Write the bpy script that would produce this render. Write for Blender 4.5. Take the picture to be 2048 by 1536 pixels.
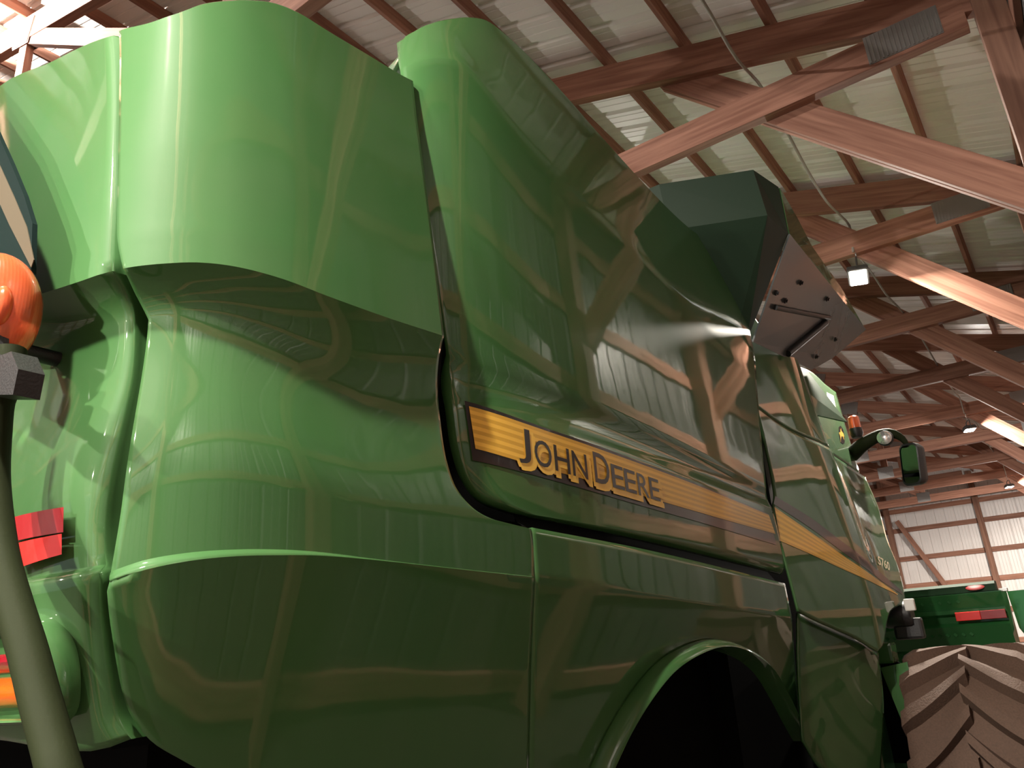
import bpy, bmesh, math, random
import numpy as np
from mathutils import Vector, Matrix

for o in list(bpy.data.objects):
    bpy.data.objects.remove(o)
scn = bpy.context.scene
COL = scn.collection
EYE = 1.8            # eye height of the photographer; measurements below are taken from that level

# ------------------------------------------------------------------ camera, world, exposure
CAM_AXES = ((0.58879,-0.22762,-0.77557),(-0.80543,-0.24578,-0.53933),(-0.06786,0.94222,-0.32804))
FOCAL_PX = 1545.6
cd = bpy.data.cameras.new('camera')
cd.sensor_width = 36.0
cd.lens = FOCAL_PX / 2048 * 36.0
cd.clip_start = 0.05
cam = bpy.data.objects.new('camera', cd)
COL.objects.link(cam)
mw = Matrix([list(r) + [0] for r in CAM_AXES] + [[0, 0, 0, 1]])
mw.translation = (0, 0, EYE)
cam.matrix_world = mw
scn.camera = cam
w = bpy.data.worlds.new('world'); scn.world = w; w.use_nodes = True
w.node_tree.nodes['Background'].inputs[0].default_value = (0.86, 0.93, 1.0, 1)
w.node_tree.nodes['Background'].inputs[1].default_value = 0.5
scn.view_settings.view_transform = 'Standard'
scn.view_settings.look = 'None'
scn.view_settings.exposure = 0.35
scn.view_settings.gamma = 1.0
scn.view_settings.use_curve_mapping = False

# ------------------------------------------------------------------ materials
MATS = {}
def newmat(name):
    m = bpy.data.materials.new(name); m.use_nodes = True
    MATS[name] = m
    return m, m.node_tree, m.node_tree.nodes['Principled BSDF']
def setp(b, **k):
    for n, v in k.items():
        b.inputs[n.replace('_', ' ')].default_value = v
def simple(name, col, rough=.5, metal=0., coat=0., coat_r=.05, bump=0., bscale=60., var=0.):
    m, nt, b = newmat(name)
    setp(b, Base_Color=(*col, 1), Roughness=rough, Metallic=metal, Coat_Weight=coat, Coat_Roughness=coat_r)
    if bump or var:
        tc = nt.nodes.new('ShaderNodeTexCoord'); nz = nt.nodes.new('ShaderNodeTexNoise')
        nz.inputs['Scale'].default_value = bscale; nz.inputs['Detail'].default_value = 4
        nt.links.new(tc.outputs['Object'], nz.inputs['Vector'])
        if bump:
            bp = nt.nodes.new('ShaderNodeBump'); bp.inputs['Strength'].default_value = bump; bp.inputs['Distance'].default_value = .01
            nt.links.new(nz.outputs['Fac'], bp.inputs['Height']); nt.links.new(bp.outputs['Normal'], b.inputs['Normal'])
        if var:
            mx = nt.nodes.new('ShaderNodeMix'); mx.data_type = 'RGBA'
            mx.inputs['A'].default_value = (*[c * (1 - var) for c in col], 1); mx.inputs['B'].default_value = (*[min(1, c * (1 + var)) for c in col], 1)
            nt.links.new(nz.outputs['Fac'], mx.inputs['Factor']); nt.links.new(mx.outputs['Result'], b.inputs['Base Color'])
    return m
def paint(name, col, rough=.38, coat=1.0, dust=.10):
    m, nt, b = newmat(name)
    tc = nt.nodes.new('ShaderNodeTexCoord')
    n1 = nt.nodes.new('ShaderNodeTexNoise'); n1.inputs['Scale'].default_value = 2.2; n1.inputs['Detail'].default_value = 6
    nt.links.new(tc.outputs['Object'], n1.inputs['Vector'])
    rp = nt.nodes.new('ShaderNodeMapRange'); rp.inputs['From Min'].default_value = .35; rp.inputs['From Max'].default_value = .8
    rp.inputs['To Min'].default_value = 0; rp.inputs['To Max'].default_value = dust
    nt.links.new(n1.outputs['Fac'], rp.inputs['Value'])
    mx = nt.nodes.new('ShaderNodeMix'); mx.data_type = 'RGBA'
    mx.inputs['A'].default_value = (*col, 1); mx.inputs['B'].default_value = (.22, .20, .14, 1)
    nt.links.new(rp.outputs['Result'], mx.inputs['Factor']); nt.links.new(mx.outputs['Result'], b.inputs['Base Color'])
    setp(b, Roughness=.55, Coat_Weight=coat, Coat_Roughness=.04, Specular_IOR_Level=.15)
    # slow waviness of moulded panels, seen only in reflections
    n2 = nt.nodes.new('ShaderNodeTexNoise'); n2.inputs['Scale'].default_value = 3.5; n2.inputs['Detail'].default_value = 1
    nt.links.new(tc.outputs['Object'], n2.inputs['Vector'])
    bp = nt.nodes.new('ShaderNodeBump'); bp.inputs['Strength'].default_value = .05; bp.inputs['Distance'].default_value = .02
    nt.links.new(n2.outputs['Fac'], bp.inputs['Height']); nt.links.new(bp.outputs['Normal'], b.inputs['Coat Normal'])
    return m
def emit(name, col, strength):
    m, nt, b = newmat(name)
    setp(b, Base_Color=(*col, 1), Emission_Color=(*col, 1), Emission_Strength=strength)
    return m
def wood(name, c1, c2):
    m, nt, b = newmat(name)
    tc = nt.nodes.new('ShaderNodeTexCoord'); mp = nt.nodes.new('ShaderNodeMapping')
    mp.inputs['Scale'].default_value = (.7, 14, 14)
    oi = nt.nodes.new('ShaderNodeObjectInfo')
    ad = nt.nodes.new('ShaderNodeVectorMath'); ad.operation = 'ADD'
    cb = nt.nodes.new('ShaderNodeMath'); cb.operation = 'MULTIPLY'; cb.inputs[1].default_value = 40
    nt.links.new(oi.outputs['Random'], cb.inputs[0])
    nt.links.new(tc.outputs['Object'], ad.inputs[0]); nt.links.new(cb.outputs[0], ad.inputs[1])
    nt.links.new(ad.outputs[0], mp.inputs['Vector'])
    nz = nt.nodes.new('ShaderNodeTexNoise'); nz.inputs['Scale'].default_value = 1.6; nz.inputs['Detail'].default_value = 7; nz.inputs['Distortion'].default_value = .6
    nt.links.new(mp.outputs[0], nz.inputs['Vector'])
    cr_ = nt.nodes.new('ShaderNodeValToRGB')
    cr_.color_ramp.elements[0].position = .32; cr_.color_ramp.elements[0].color = (*c1, 1)
    cr_.color_ramp.elements[1].position = .68; cr_.color_ramp.elements[1].color = (*c2, 1)
    nt.links.new(nz.outputs['Fac'], cr_.inputs['Fac'])
    hv = nt.nodes.new('ShaderNodeHueSaturation')
    mr = nt.nodes.new('ShaderNodeMapRange'); mr.inputs['To Min'].default_value = .8; mr.inputs['To Max'].default_value = 1.2
    nt.links.new(oi.outputs['Random'], mr.inputs['Value']); nt.links.new(mr.outputs[0], hv.inputs['Value'])
    nt.links.new(cr_.outputs['Color'], hv.inputs['Color']); nt.links.new(hv.outputs[0], b.inputs['Base Color'])
    b.inputs['Roughness'].default_value = .75
    bp = nt.nodes.new('ShaderNodeBump'); bp.inputs['Strength'].default_value = .2; bp.inputs['Distance'].default_value = .004
    nt.links.new(nz.outputs['Fac'], bp.inputs['Height']); nt.links.new(bp.outputs[0], b.inputs['Normal'])
    return m
GREEN = (.040, .128, .035)
paint('green_paint', GREEN)
paint('dark_green_paint', (.018, .085, .026), rough=.45, coat=.5)
paint('header_green', (.016, .12, .030), rough=.4, coat=.6, dust=.06)
simple('black_plastic', (.012, .012, .013), .45, bump=.15, bscale=180)
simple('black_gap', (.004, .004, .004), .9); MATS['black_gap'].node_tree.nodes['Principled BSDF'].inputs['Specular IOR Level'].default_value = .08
simple('rubber', (.095, .055, .037), .8, bump=.4, bscale=90, var=.35)
simple('decal_black', (.018, .012, .012), .3, coat=.6)
simple('silver', (.55, .56, .55), .3, metal=.8)
simple('white_label', (.72, .70, .66), .5)
simple('tank_grey', (.10, .115, .118), .25, metal=.3, bump=.05, bscale=9)
simple('tank_green', (.007, .030, .013), .6)
simple('nail_plate', (.34, .33, .32), .42, metal=.85)
simple('lamp_red', (.20, .012, .012), .55)
simple('dark_red', (.33, .012, .016), .35, coat=.5)
simple('bright_red', (.85, .020, .015), .35, coat=.5)
simple('cord_grey', (.34, .32, .28), .6)
simple('lamp_housing', (.10, .10, .10), .5, metal=.4)
simple('text_tan', (.88, .78, .55), .4)
simple('tan_reflection', (.085, .070, .048), .6)  # colour of the wood reflection painted on the sign plate
simple('sign_dark', (.004, .012, .011), .75)
simple('mirror_glass', (.26, .28, .29), .04, metal=1.0)
simple('clear_lens', (.8, .82, .82), .12, metal=.75)
simple('arm_green', (.016, .021, .009), .65, coat=0, bump=.05, bscale=120)
for k_ in ('tan_reflection', 'sign_dark', 'arm_green'): MATS[k_].node_tree.nodes['Principled BSDF'].inputs['Specular IOR Level'].default_value = .06
wood('fir', (.22, .095, .060), (.40, .20, .135))
wood('post_wood', (.19, .085, .055), (.33, .17, .11))
# amber and red lens plastic
for nm, col in (('amber_lens', (.80, .16, .055)), ('red_lens', (.45, .008, .03)), ('orange_lens', (.75, .14, .01))):
    m, nt, b = newmat(nm)
    setp(b, Base_Color=(*col, 1), Roughness=.22, Transmission_Weight=.35, IOR=1.4, Subsurface_Weight=.25, Coat_Weight=.6)
    b.inputs['Subsurface Radius'].default_value = (.03, .012, .005)
    tc = nt.nodes.new('ShaderNodeTexCoord'); wv = nt.nodes.new('ShaderNodeTexWave'); wv.inputs['Scale'].default_value = 45
    nt.links.new(tc.outputs['Object'], wv.inputs['Vector'])
    bp = nt.nodes.new('ShaderNodeBump'); bp.inputs['Strength'].default_value = .06; bp.inputs['Distance'].default_value = .003
    nt.links.new(wv.outputs['Fac'], bp.inputs['Height']); nt.links.new(bp.outputs[0], b.inputs['Normal'])
# yellow decal with fine horizontal bands printed on it
m, nt, b = newmat('decal_yellow')
tc = nt.nodes.new('ShaderNodeTexCoord'); sp = nt.nodes.new('ShaderNodeSeparateXYZ')
nt.links.new(tc.outputs['UV'], sp.inputs[0])
mu = nt.nodes.new('ShaderNodeMath'); mu.operation = 'MULTIPLY'; mu.inputs[1].default_value = 2 * math.pi * 5.5
sn = nt.nodes.new('ShaderNodeMath'); sn.operation = 'SINE'
gt = nt.nodes.new('ShaderNodeMapRange'); gt.inputs['From Min'].default_value = -.25; gt.inputs['From Max'].default_value = .25
nt.links.new(sp.outputs['Y'], mu.inputs[0]); nt.links.new(mu.outputs[0], sn.inputs[0]); nt.links.new(sn.outputs[0], gt.inputs['Value'])
mx = nt.nodes.new('ShaderNodeMix'); mx.data_type = 'RGBA'
mx.inputs['A'].default_value = (.95, .58, .085, 1); mx.inputs['B'].default_value = (.74, .42, .05, 1)
nt.links.new(gt.outputs[0], mx.inputs['Factor']); nt.links.new(mx.outputs['Result'], b.inputs['Base Color'])
setp(b, Roughness=.4, Coat_Weight=.5, Coat_Roughness=.08)
simple('letter_yellow', (.95, .60, .10), .4, coat=.5)
# ribbed sheet steel
m, nt, b = newmat('sheet_steel')
tc = nt.nodes.new('ShaderNodeTexCoord'); nz = nt.nodes.new('ShaderNodeTexNoise'); nz.inputs['Scale'].default_value = 1.3; nz.inputs['Detail'].default_value = 5
nt.links.new(tc.outputs['Object'], nz.inputs['Vector'])
cr_ = nt.nodes.new('ShaderNodeValToRGB'); cr_.color_ramp.elements[0].color = (.82, .80, .76, 1); cr_.color_ramp.elements[1].color = (.92, .91, .88, 1)
nt.links.new(nz.outputs['Fac'], cr_.inputs['Fac']); nt.links.new(cr_.outputs[0], b.inputs['Base Color'])
setp(b, Roughness=.35, Metallic=.0)
simple('side_steel', (.15, .148, .145), .42, metal=.45, var=.1, bscale=2)
simple('wall_steel', (.72, .68, .66), .45, metal=.1, var=.05, bscale=2)
# floor: packed dirt and gravel
m, nt, b = newmat('dirt_floor')
tc = nt.nodes.new('ShaderNodeTexCoord'); nz = nt.nodes.new('ShaderNodeTexNoise'); nz.inputs['Scale'].default_value = 9; nz.inputs['Detail'].default_value = 8
nt.links.new(tc.outputs['Object'], nz.inputs['Vector'])
cr_ = nt.nodes.new('ShaderNodeValToRGB'); cr_.color_ramp.elements[0].color = (.016, .013, .010, 1); cr_.color_ramp.elements[1].color = (.055, .045, .035, 1)
nt.links.new(nz.outputs['Fac'], cr_.inputs['Fac']); nt.links.new(cr_.outputs[0], b.inputs['Base Color'])
setp(b, Roughness=.9)
bp = nt.nodes.new('ShaderNodeBump'); bp.inputs['Strength'].default_value = .5; bp.inputs['Distance'].default_value = .02
nt.links.new(nz.outputs['Fac'], bp.inputs['Height']); nt.links.new(bp.outputs[0], b.inputs['Normal'])
emit('lamp_glow', (1.0, .90, .76), 60)

# ------------------------------------------------------------------ mesh helpers
def link(name, me, mat=None, parent=None, smooth=None):
    if mat: me.materials.append(MATS[mat])
    if smooth is not None:
        for p in me.polygons: p.use_smooth = True
        me.set_sharp_from_angle(angle=math.radians(smooth))
    o = bpy.data.objects.new(name, me); COL.objects.link(o)
    if parent: o.parent = parent
    return o
def tag(o, label=None, cat=None, group=None, kind=None):
    if label: o['label'] = label
    if cat: o['category'] = cat
    if group: o['group'] = group
    if kind: o['kind'] = kind
    return o
def empty(name, loc=(0, 0, 0)):
    o = bpy.data.objects.new(name, None); COL.objects.link(o); o.location = loc
    o.empty_display_size = .2
    return o
def mesh_from(verts, faces, name='m'):
    me = bpy.data.meshes.new(name); me.from_pydata([tuple(v) for v in verts], [], faces); me.update(); return me
def bm_box(bm, c, d, rot=None, bevel=0):
    r = bmesh.ops.create_cube(bm, size=1.0)
    vs = r['verts']
    M = Matrix.Translation(c) @ (rot.to_4x4() if rot else Matrix.Identity(4)) @ Matrix.Diagonal((*d, 1))
    bmesh.ops.transform(bm, matrix=M, verts=vs)
    if bevel:
        es = list({e for v in vs for e in v.link_edges})
        bmesh.ops.bevel(bm, geom=es, offset=bevel, segments=2, affect='EDGES', profile=.6)
def bm_mesh(bm, name='m'):
    me = bpy.data.meshes.new(name); bmesh.ops.recalc_face_normals(bm, faces=bm.faces); bm.to_mesh(me); bm.free(); return me
def boxobj(name, c, d, mat, parent=None, bevel=0, rot=None, smooth=None):
    bm = bmesh.new(); bm_box(bm, c, d, rot, bevel)
    return link(name, bm_mesh(bm), mat, parent, smooth)
def plank(name, a, b, wdt, thk, side, mat, parent=None):
    """board from a to b; wdt across (perpendicular to side), thk along side; local X runs along its length"""
    a = Vector(a); b = Vector(b); x = (b - a); L = x.length; x.normalize()
    s = Vector(side); s = (s - x * s.dot(x)).normalized(); z = x.cross(s)
    bm = bmesh.new(); bm_box(bm, (0, 0, 0), (L, thk, wdt), None, .004)
    o = link(name, bm_mesh(bm), mat, None)
    M = Matrix((x, s, z)).transposed().to_4x4(); M.translation = (a + b) / 2
    if parent is not None:
        o.parent = parent
        M = Matrix.Translation(-Vector(parent.location)) @ M
    o.matrix_basis = M
    return o
def sweep(pts, r, seg=10, caps=True):
    """tube along points, r scalar or list"""
    P = [Vector(p) for p in pts]; n = len(P); R = r if hasattr(r, '__len__') else [r] * n
    verts = []; faces = []; up = None
    for i in range(n):
        t = (P[min(i + 1, n - 1)] - P[max(i - 1, 0)]).normalized()
        if up is None:
            up = t.orthogonal().normalized()
        up = (up - t * up.dot(t)).normalized(); sd = t.cross(up)
        for k in range(seg):
            a = 2 * math.pi * k / seg
            verts.append(P[i] + (up * math.cos(a) + sd * math.sin(a)) * R[i])
    for i in range(n - 1):
        for k in range(seg):
            k2 = (k + 1) % seg
            faces.append((i * seg + k, i * seg + k2, (i + 1) * seg + k2, (i + 1) * seg + k))
    if caps:
        faces.append(tuple(range(seg - 1, -1, -1))); faces.append(tuple((n - 1) * seg + k for k in range(seg)))
    return mesh_from(verts, faces)
def lathe(profile, seg=32, axis=Vector((0, 0, 1)), origin=Vector((0, 0, 0))):
    axis = Vector(axis).normalized(); u = axis.orthogonal().normalized(); v = axis.cross(u)
    verts = []; faces = []
    for (r, h) in profile:
        for k in range(seg):
            a = 2 * math.pi * k / seg
            verts.append(Vector(origin) + axis * h + (u * math.cos(a) + v * math.sin(a)) * r)
    for i in range(len(profile) - 1):
        for k in range(seg):
            k2 = (k + 1) % seg
            faces.append((i * seg + k, i * seg + k2, (i + 1) * seg + k2, (i + 1) * seg + k))
    me = mesh_from(verts, faces)
    bm = bmesh.new(); bm.from_mesh(me); bmesh.ops.remove_doubles(bm, verts=bm.verts, dist=1e-5)
    bmesh.ops.holes_fill(bm, edges=[e for e in bm.edges if e.is_boundary], sides=0)
    bmesh.ops.recalc_face_normals(bm, faces=bm.faces); bm.to_mesh(me); bm.free()
    return me
def slab(pts, thick, nrm):
    """closed plate from a planar outline, extruded along nrm"""
    n = len(pts); nv = Vector(nrm).normalized() * thick
    verts = [Vector(p) for p in pts] + [Vector(p) + nv for p in pts]
    faces = [tuple(range(n)), tuple(range(2 * n - 1, n - 1, -1))] + [(i, (i + 1) % n, n + (i + 1) % n, n + i) for i in range(n)]
    me = mesh_from(verts, faces); bm = bmesh.new(); bm.from_mesh(me); bmesh.ops.recalc_face_normals(bm, faces=bm.faces)
    bm.to_mesh(me); bm.free(); return me
def plate3(pts, thick):
    """plate of any outline, thickened along its mean normal"""
    P = [Vector(p) for p in pts]; nrm = Vector((0, 0, 0))
    for i in range(len(P)): nrm += P[i].cross(P[(i + 1) % len(P)])
    return slab(P, thick, nrm)
def up(pts): return [(p[0], p[1], p[2] + EYE) for p in pts]

# ------------------------------------------------------------------ the building
X_REAR, X_END, Y_R, Y_RIDGE, Y_L = -9.6, 33.0, -.5625, 11.5, 23.56
PITCH = .30
def zroof(y): return EYE + 4.544 + PITCH * (min(y, 2 * Y_RIDGE - y))
floor = boxobj('floor', ((X_REAR + X_END) / 2, 11.5, -.06), (X_END - X_REAR + .4, 25, .12), 'dirt_floor'); tag(floor, kind='structure')

def ribbed(length, period, h, rw, seg_extra=True):
    """profile (x, height) of ribbed sheet"""
    pr = []; x = 0
    while x < length:
        pr += [(x, 0), (x + rw * .35, h), (x + rw * .65, h), (x + rw, 0)]
        for q in (.40, .70):
            pr += [(x + period * q - .008, 0), (x + period * q, h * .22), (x + period * q + .008, 0)]
        x += period
    pr.append((length, 0))
    return pr
def sheet_mesh(profile, f0, f1):
    v = [f0(x, h) for x, h in profile] + [f1(x, h) for x, h in profile]; n = len(profile)
    return mesh_from(v, [(i, i + 1, n + i + 1, n + i) for i in range(n - 1)])
LEN = X_END - X_REAR
pr = ribbed(LEN, .3333, .03, .075)
ceil_parts = []
ce = link('ceiling', sheet_mesh(pr, lambda x, h: (X_REAR + x, Y_R - .3, zroof(Y_R - .3) + h), lambda x, h: (X_REAR + x, Y_RIDGE, zroof(Y_RIDGE) + h)), 'sheet_steel')
tag(ce, kind='structure')
ce2 = link('roof_slope', sheet_mesh(pr, lambda x, h: (X_REAR + x, Y_L + .3, zroof(Y_L + .3) + h), lambda x, h: (X_REAR + x, Y_RIDGE, zroof(Y_RIDGE) + h)), 'sheet_steel', ce)
slope = math.atan(PITCH)
y = -.494; k = 0
purl_y = []
while y < Y_RIDGE - .1:
    purl_y.append(y); y += .7355
for y in purl_y:
    for sgn in (0, 1):
        yy = y if sgn == 0 else 2 * Y_RIDGE - y
        n = Vector((0, -PITCH if sgn == 0 else PITCH, 1)).normalized()
        c = Vector((0, yy, zroof(yy))) - n * .059
        plank('purlin', (X_REAR, c.y, c.z), (X_END - .05, c.y, c.z),   .115, .048, (0, 1, PITCH if sgn == 0 else -PITCH), 'fir', ce)

TRUSS_X = [2.4875 + 3.05 * k for k in range(-3, 10)]
def make_truss(x):
    t = empty('roof_truss', (x, 0, 0))
    k = round((x - 2.4875) / 3.05)
    lab = {-1: 'reddish timber roof truss behind the tail of the harvester', 0: 'reddish timber roof truss over the curved hood, lit by the bulb lamp', 1: 'reddish timber roof truss with ridged heel plate, just behind the grain tank',
           2: 'timber roof truss over the front of the grain tank, beside its flood lamp', 5: 'timber roof truss by the flood lamp midway along the shed', 8: 'timber roof truss by the flood lamp near the gable wall',
           9: 'timber roof truss standing closest to the gable end wall'}.get(k, 'timber roof truss with knee brace in the row between hanging lamps')
    tag(t, lab, 'roof truss', 'timber trusses carrying the shed roof')
    zt = lambda y: EYE + 4.419 + PITCH * y        # top edge of the near top chord
    dep = .294
    def chord(a, b, dz, nm, wd):
        plank(nm, (x, a[0], a[1] + dz), (x, b[0], b[1] + dz), wd, .095, (1, 0, 0), 'fir', t)
    cosl = math.cos(slope)
    off = -dep / 2 / cosl
    chord((-.50, zt(-.50)), (Y_RIDGE, zt(Y_RIDGE)), off, 'top_chord', dep)
    chord((2 * Y_RIDGE + .50, zt(-.50)), (Y_RIDGE, zt(Y_RIDGE)), off, 'top_chord', dep)
    zb = EYE + 4.04
    for ya, yb in ((-.275, 7.6), (7.6, 15.4), (15.4, 23.25)):
        plank('bottom_chord', (x, ya, zb), (x, yb, zb), .256, .095, (1, 0, 0), 'fir', t)
    # webs
    zu = lambda y: zt(min(y, 2 * Y_RIDGE - y)) - dep - .02
    for a, b in ((3.9, 3.9), (3.9, 7.6), (7.6, 7.6), (7.6, 11.5), (11.5, 11.5), (15.4, 11.5), (15.4, 15.4), (19.1, 15.4), (19.1, 19.1)):
        ya, yb = a, b
        plank('web', (x, ya, zb + .11), (x, yb, zu(yb) + .075), .175, .075, (1, 0, 0), 'fir', t)
    # pressed-metal nail plates, ridged
    def nplate(y, z, wy, hz, ang):
        for sx in (-1, 1):
            bm = bmesh.new()
            bm_box(bm, (0, 0, 0), (.003, wy, hz))
            nrib = max(4, int(wy / .028))
            for i in range(nrib):
                bm_box(bm, (sx * .005, -wy / 2 + wy * (i + .5) / nrib, 0), (.012, wy / nrib * .40, hz * .94))
            o = link('nail_plate', bm_mesh(bm), 'nail_plate', t)
            o.matrix_basis = Matrix.Translation((sx * .0505, y, z)) @ Matrix.Rotation(ang, 4, 'X')
    nplate(.125, zb + .025, .50, .25, 0)
    nplate(2 * Y_RIDGE - .125, zb + .025, .50, .25, 0)
    for yy in (3.9, 7.6, 15.4, 19.1):
        nplate(yy, zb + .06, .40, .32, 0)
        sg = 1 if yy < Y_RIDGE else -1
        nplate(yy, zu(yy) + .10, .40, .32, slope * sg)
    nplate(Y_RIDGE, zu(Y_RIDGE) + .10, .5, .3, 0)
    # knee braces: two boards either side with a gap
    for dx in (.075, .135):
        plank('knee_brace', (x + dx, -.50, EYE + 2.425), (x + dx, 1.95, EYE + 4.832), .25, .048, (1, 0, 0), 'fir', t)
        plank('knee_brace', (x + dx, 2 * Y_RIDGE + .50, EYE + 2.425), (x + dx, 2 * Y_RIDGE - 1.95, EYE + 4.832), .25, .048, (1, 0, 0), 'fir', t)
    return t
for x in TRUSS_X: make_truss(x)

def side_wall(name, y, inward):
    prw = ribbed(LEN, .3333, .022, .056)
    zt_ = EYE + 4.375
    wv = link(name, sheet_mesh(prw, lambda x, h: (X_REAR + x, y - inward * h, 0), lambda x, h: (X_REAR + x, y - inward * h, zt_)), 'side_steel')
    tag(wv, kind='structure')
    for x in TRUSS_X:
        plank('post', (x + .0, y + inward * .144, 0), (x, y + inward * .144, zt_ - .12), .19, .19, (1, 0, 0), 'post_wood', wv)
    for z in (.20, 1.1, 2.0, 2.9, 3.8, 4.7, 5.6):
        plank('girt', (X_REAR, y + inward * .026, z), (X_END, y + inward * .026, z), .175, .046, (0, 1, 0), 'fir', wv)
    return wv
side_wall('wall_right', Y_R, 1)
side_wall('wall_left', Y_L, -1)
def end_wall(name, x, inward, opening=None):
    prw = ribbed(Y_L - Y_R, .331, .022, .050)
    def f1(yy, h): return (x - inward * h, Y_R + yy, zroof(Y_R + yy) - .02)
    def f0(yy, h):
        yv = Y_R + yy
        z0 = 0
        if opening and opening[0] < yv < opening[1]: z0 = opening[2]
        return (x - inward * h, yv, z0)
    wv = link(name, sheet_mesh(prw, f0, f1), 'wall_steel'); tag(wv, kind='structure')
    ys = [Y_R + .1375 + 3.0625 * i for i in range(9)]
    for yy in ys:
        if opening and opening[0] - .05 < yy < opening[1] + .05: continue
        plank('post', (x + inward * .147, yy, 0), (x + inward * .147, yy, zroof(yy) - .15), .19, .19, (0, 1, 0), 'post_wood', wv)
    for z in (-1.6, -.75, .28, 1.34, 2.34, 3.40, 4.13, 5.2, 6.3):
        segs = [(Y_R, Y_L)]
        if opening and z + EYE < opening[2]: segs = [(Y_R, opening[0]), (opening[1], Y_L)]
        if z > 4.2:
            dy = (z - 4.3) / PITCH + Y_R + .4; segs = [(dy, 2 * Y_RIDGE - dy)]
        for a, b in segs:
            plank('girt', (x + inward * .026, a, z + EYE), (x + inward * .026, b, z + EYE), .175, .046, (1, 0, 0), 'fir', wv)
    return wv
we = end_wall('wall_end', X_END, -1)
plank('brace', (32.74, 5.375, EYE + 3.75), (32.74, 4.2, EYE + 1.125), .175, .05, (1, 0, 0), 'fir', we)
wr = end_wall('wall_rear', X_REAR, 1, (.4, 9.4, 5.0))
pl_ = bpy.data.lights.new('doorway_portal', 'AREA'); pl_.shape = 'RECTANGLE'; pl_.size = 9.0; pl_.size_y = 5.0
pl_.cycles.is_portal = True
po_ = bpy.data.objects.new('doorway_portal', pl_); COL.objects.link(po_)
po_.matrix_world = Matrix.Translation((X_REAR - .1, 4.9, 2.5)) @ Matrix.Rotation(math.radians(-90), 4, 'Y') @ Matrix.Rotation(math.radians(90), 4, 'Z')

# ------------------------------------------------------------------ lamps, cord
def flood_lamp(loc, label, power, yaw=0., tilt=0., spill=0, ty=0.):
    t = empty('flood_lamp', loc); t.rotation_euler = (tilt, ty, yaw)
    tag(t, label, 'lamp', 'flood lamps strung under the trusses')
    bm = bmesh.new(); bm_box(bm, (0, 0, 0), (.30, .21, .056), None, .014)
    for i in range(7): bm_box(bm, (-.11 + .037 * i, 0, .038), (.010, .19, .028))
    link('housing', bm_mesh(bm), 'lamp_housing', t)
    bm = bmesh.new(); bm_box(bm, (0, 0, -.032), (.25, .165, .012), None, .003)
    link('lens', bm_mesh(bm), 'lamp_glow', t)
    link('yoke', sweep([(-.162, 0, 0), (-.162, 0, .075), (-.137, 0, .15), (0, 0, .169), (.137, 0, .15), (.162, 0, .075), (.162, 0, 0)], .010, 8), 'lamp_housing', t, 40)
    link('hook', sweep([(0, 0, .169), (0, 0, .225), (.025, 0, .27), (0, 0, .31), (-.025, 0, .28)], .006, 8), 'silver', t, 40)
    ld = bpy.data.lights.new('lamp_light', 'AREA'); ld.shape = 'RECTANGLE'; ld.size = .24; ld.size_y = .15
    ld.energy = power; ld.color = (1.0, .91, .79)
    lo = bpy.data.objects.new('lamp_light', ld); COL.objects.link(lo); lo.parent = t; lo.location = (0, 0, -.045)
    if spill:
        pd = bpy.data.lights.new('lamp_spill', 'POINT'); pd.energy = spill; pd.color = (1.0, .93, .85); pd.shadow_soft_size = .04
        po = bpy.data.objects.new('lamp_spill', pd); COL.objects.link(po); po.parent = t; po.location = (0, 0, -.06)
    return t
flood_lamp((-3.6125, 4.7, EYE + 3.61), 'added fill lamp behind the harvester, furthest from the side wall', 420, .3, 0, 130)  # added fill, one of three that share and soften the rear light
flood_lamp((-3.6125, 1.9, EYE + 3.61), 'added fill lamp behind the harvester tail, one truss further back', 560, .3, 0, 130)  # second of the added rear fills, softens shadows on the tailgate
flood_lamp((-6.6625, 2.6, EYE + 3.61), 'added fill lamp nearest the open doorway', 900, .3, 0, 130)  # third added rear fill, evens the light on hood and tailgate
flood_lamp((-.69, 1.21, EYE + 3.61), 'lit flood lamp hanging just behind the tail of the harvester', 230, .3, 0, 270)
flood_lamp((8.46, 1.21, EYE + 3.61), 'lit flood lamp hanging beside the raised grain tank flap', 420, .2, .10, 25, .22)
flood_lamp((17.6, 1.19, EYE + 3.61), 'lit flood lamp under the trusses midway along the shed', 300, .3, 0, 300)
flood_lamp((26.75, 1.21, EYE + 3.61), 'lit flood lamp nearest the gable end wall', 800, .3, 0, 500)
flood_lamp((5.5375, 8.6, EYE + 3.61), 'added fill lamp across the shed, on the far side of the harvester body', 250, .3, 0, 520)  # unseen lamp added to brighten the roof without lighting the near side
flood_lamp((14.6875, 8.6, EYE + 3.61), 'added fill lamp across the shed, beyond the front of the harvester', 250, .3, 0, 520)  # unseen lamp added to brighten the roof further along
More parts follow.
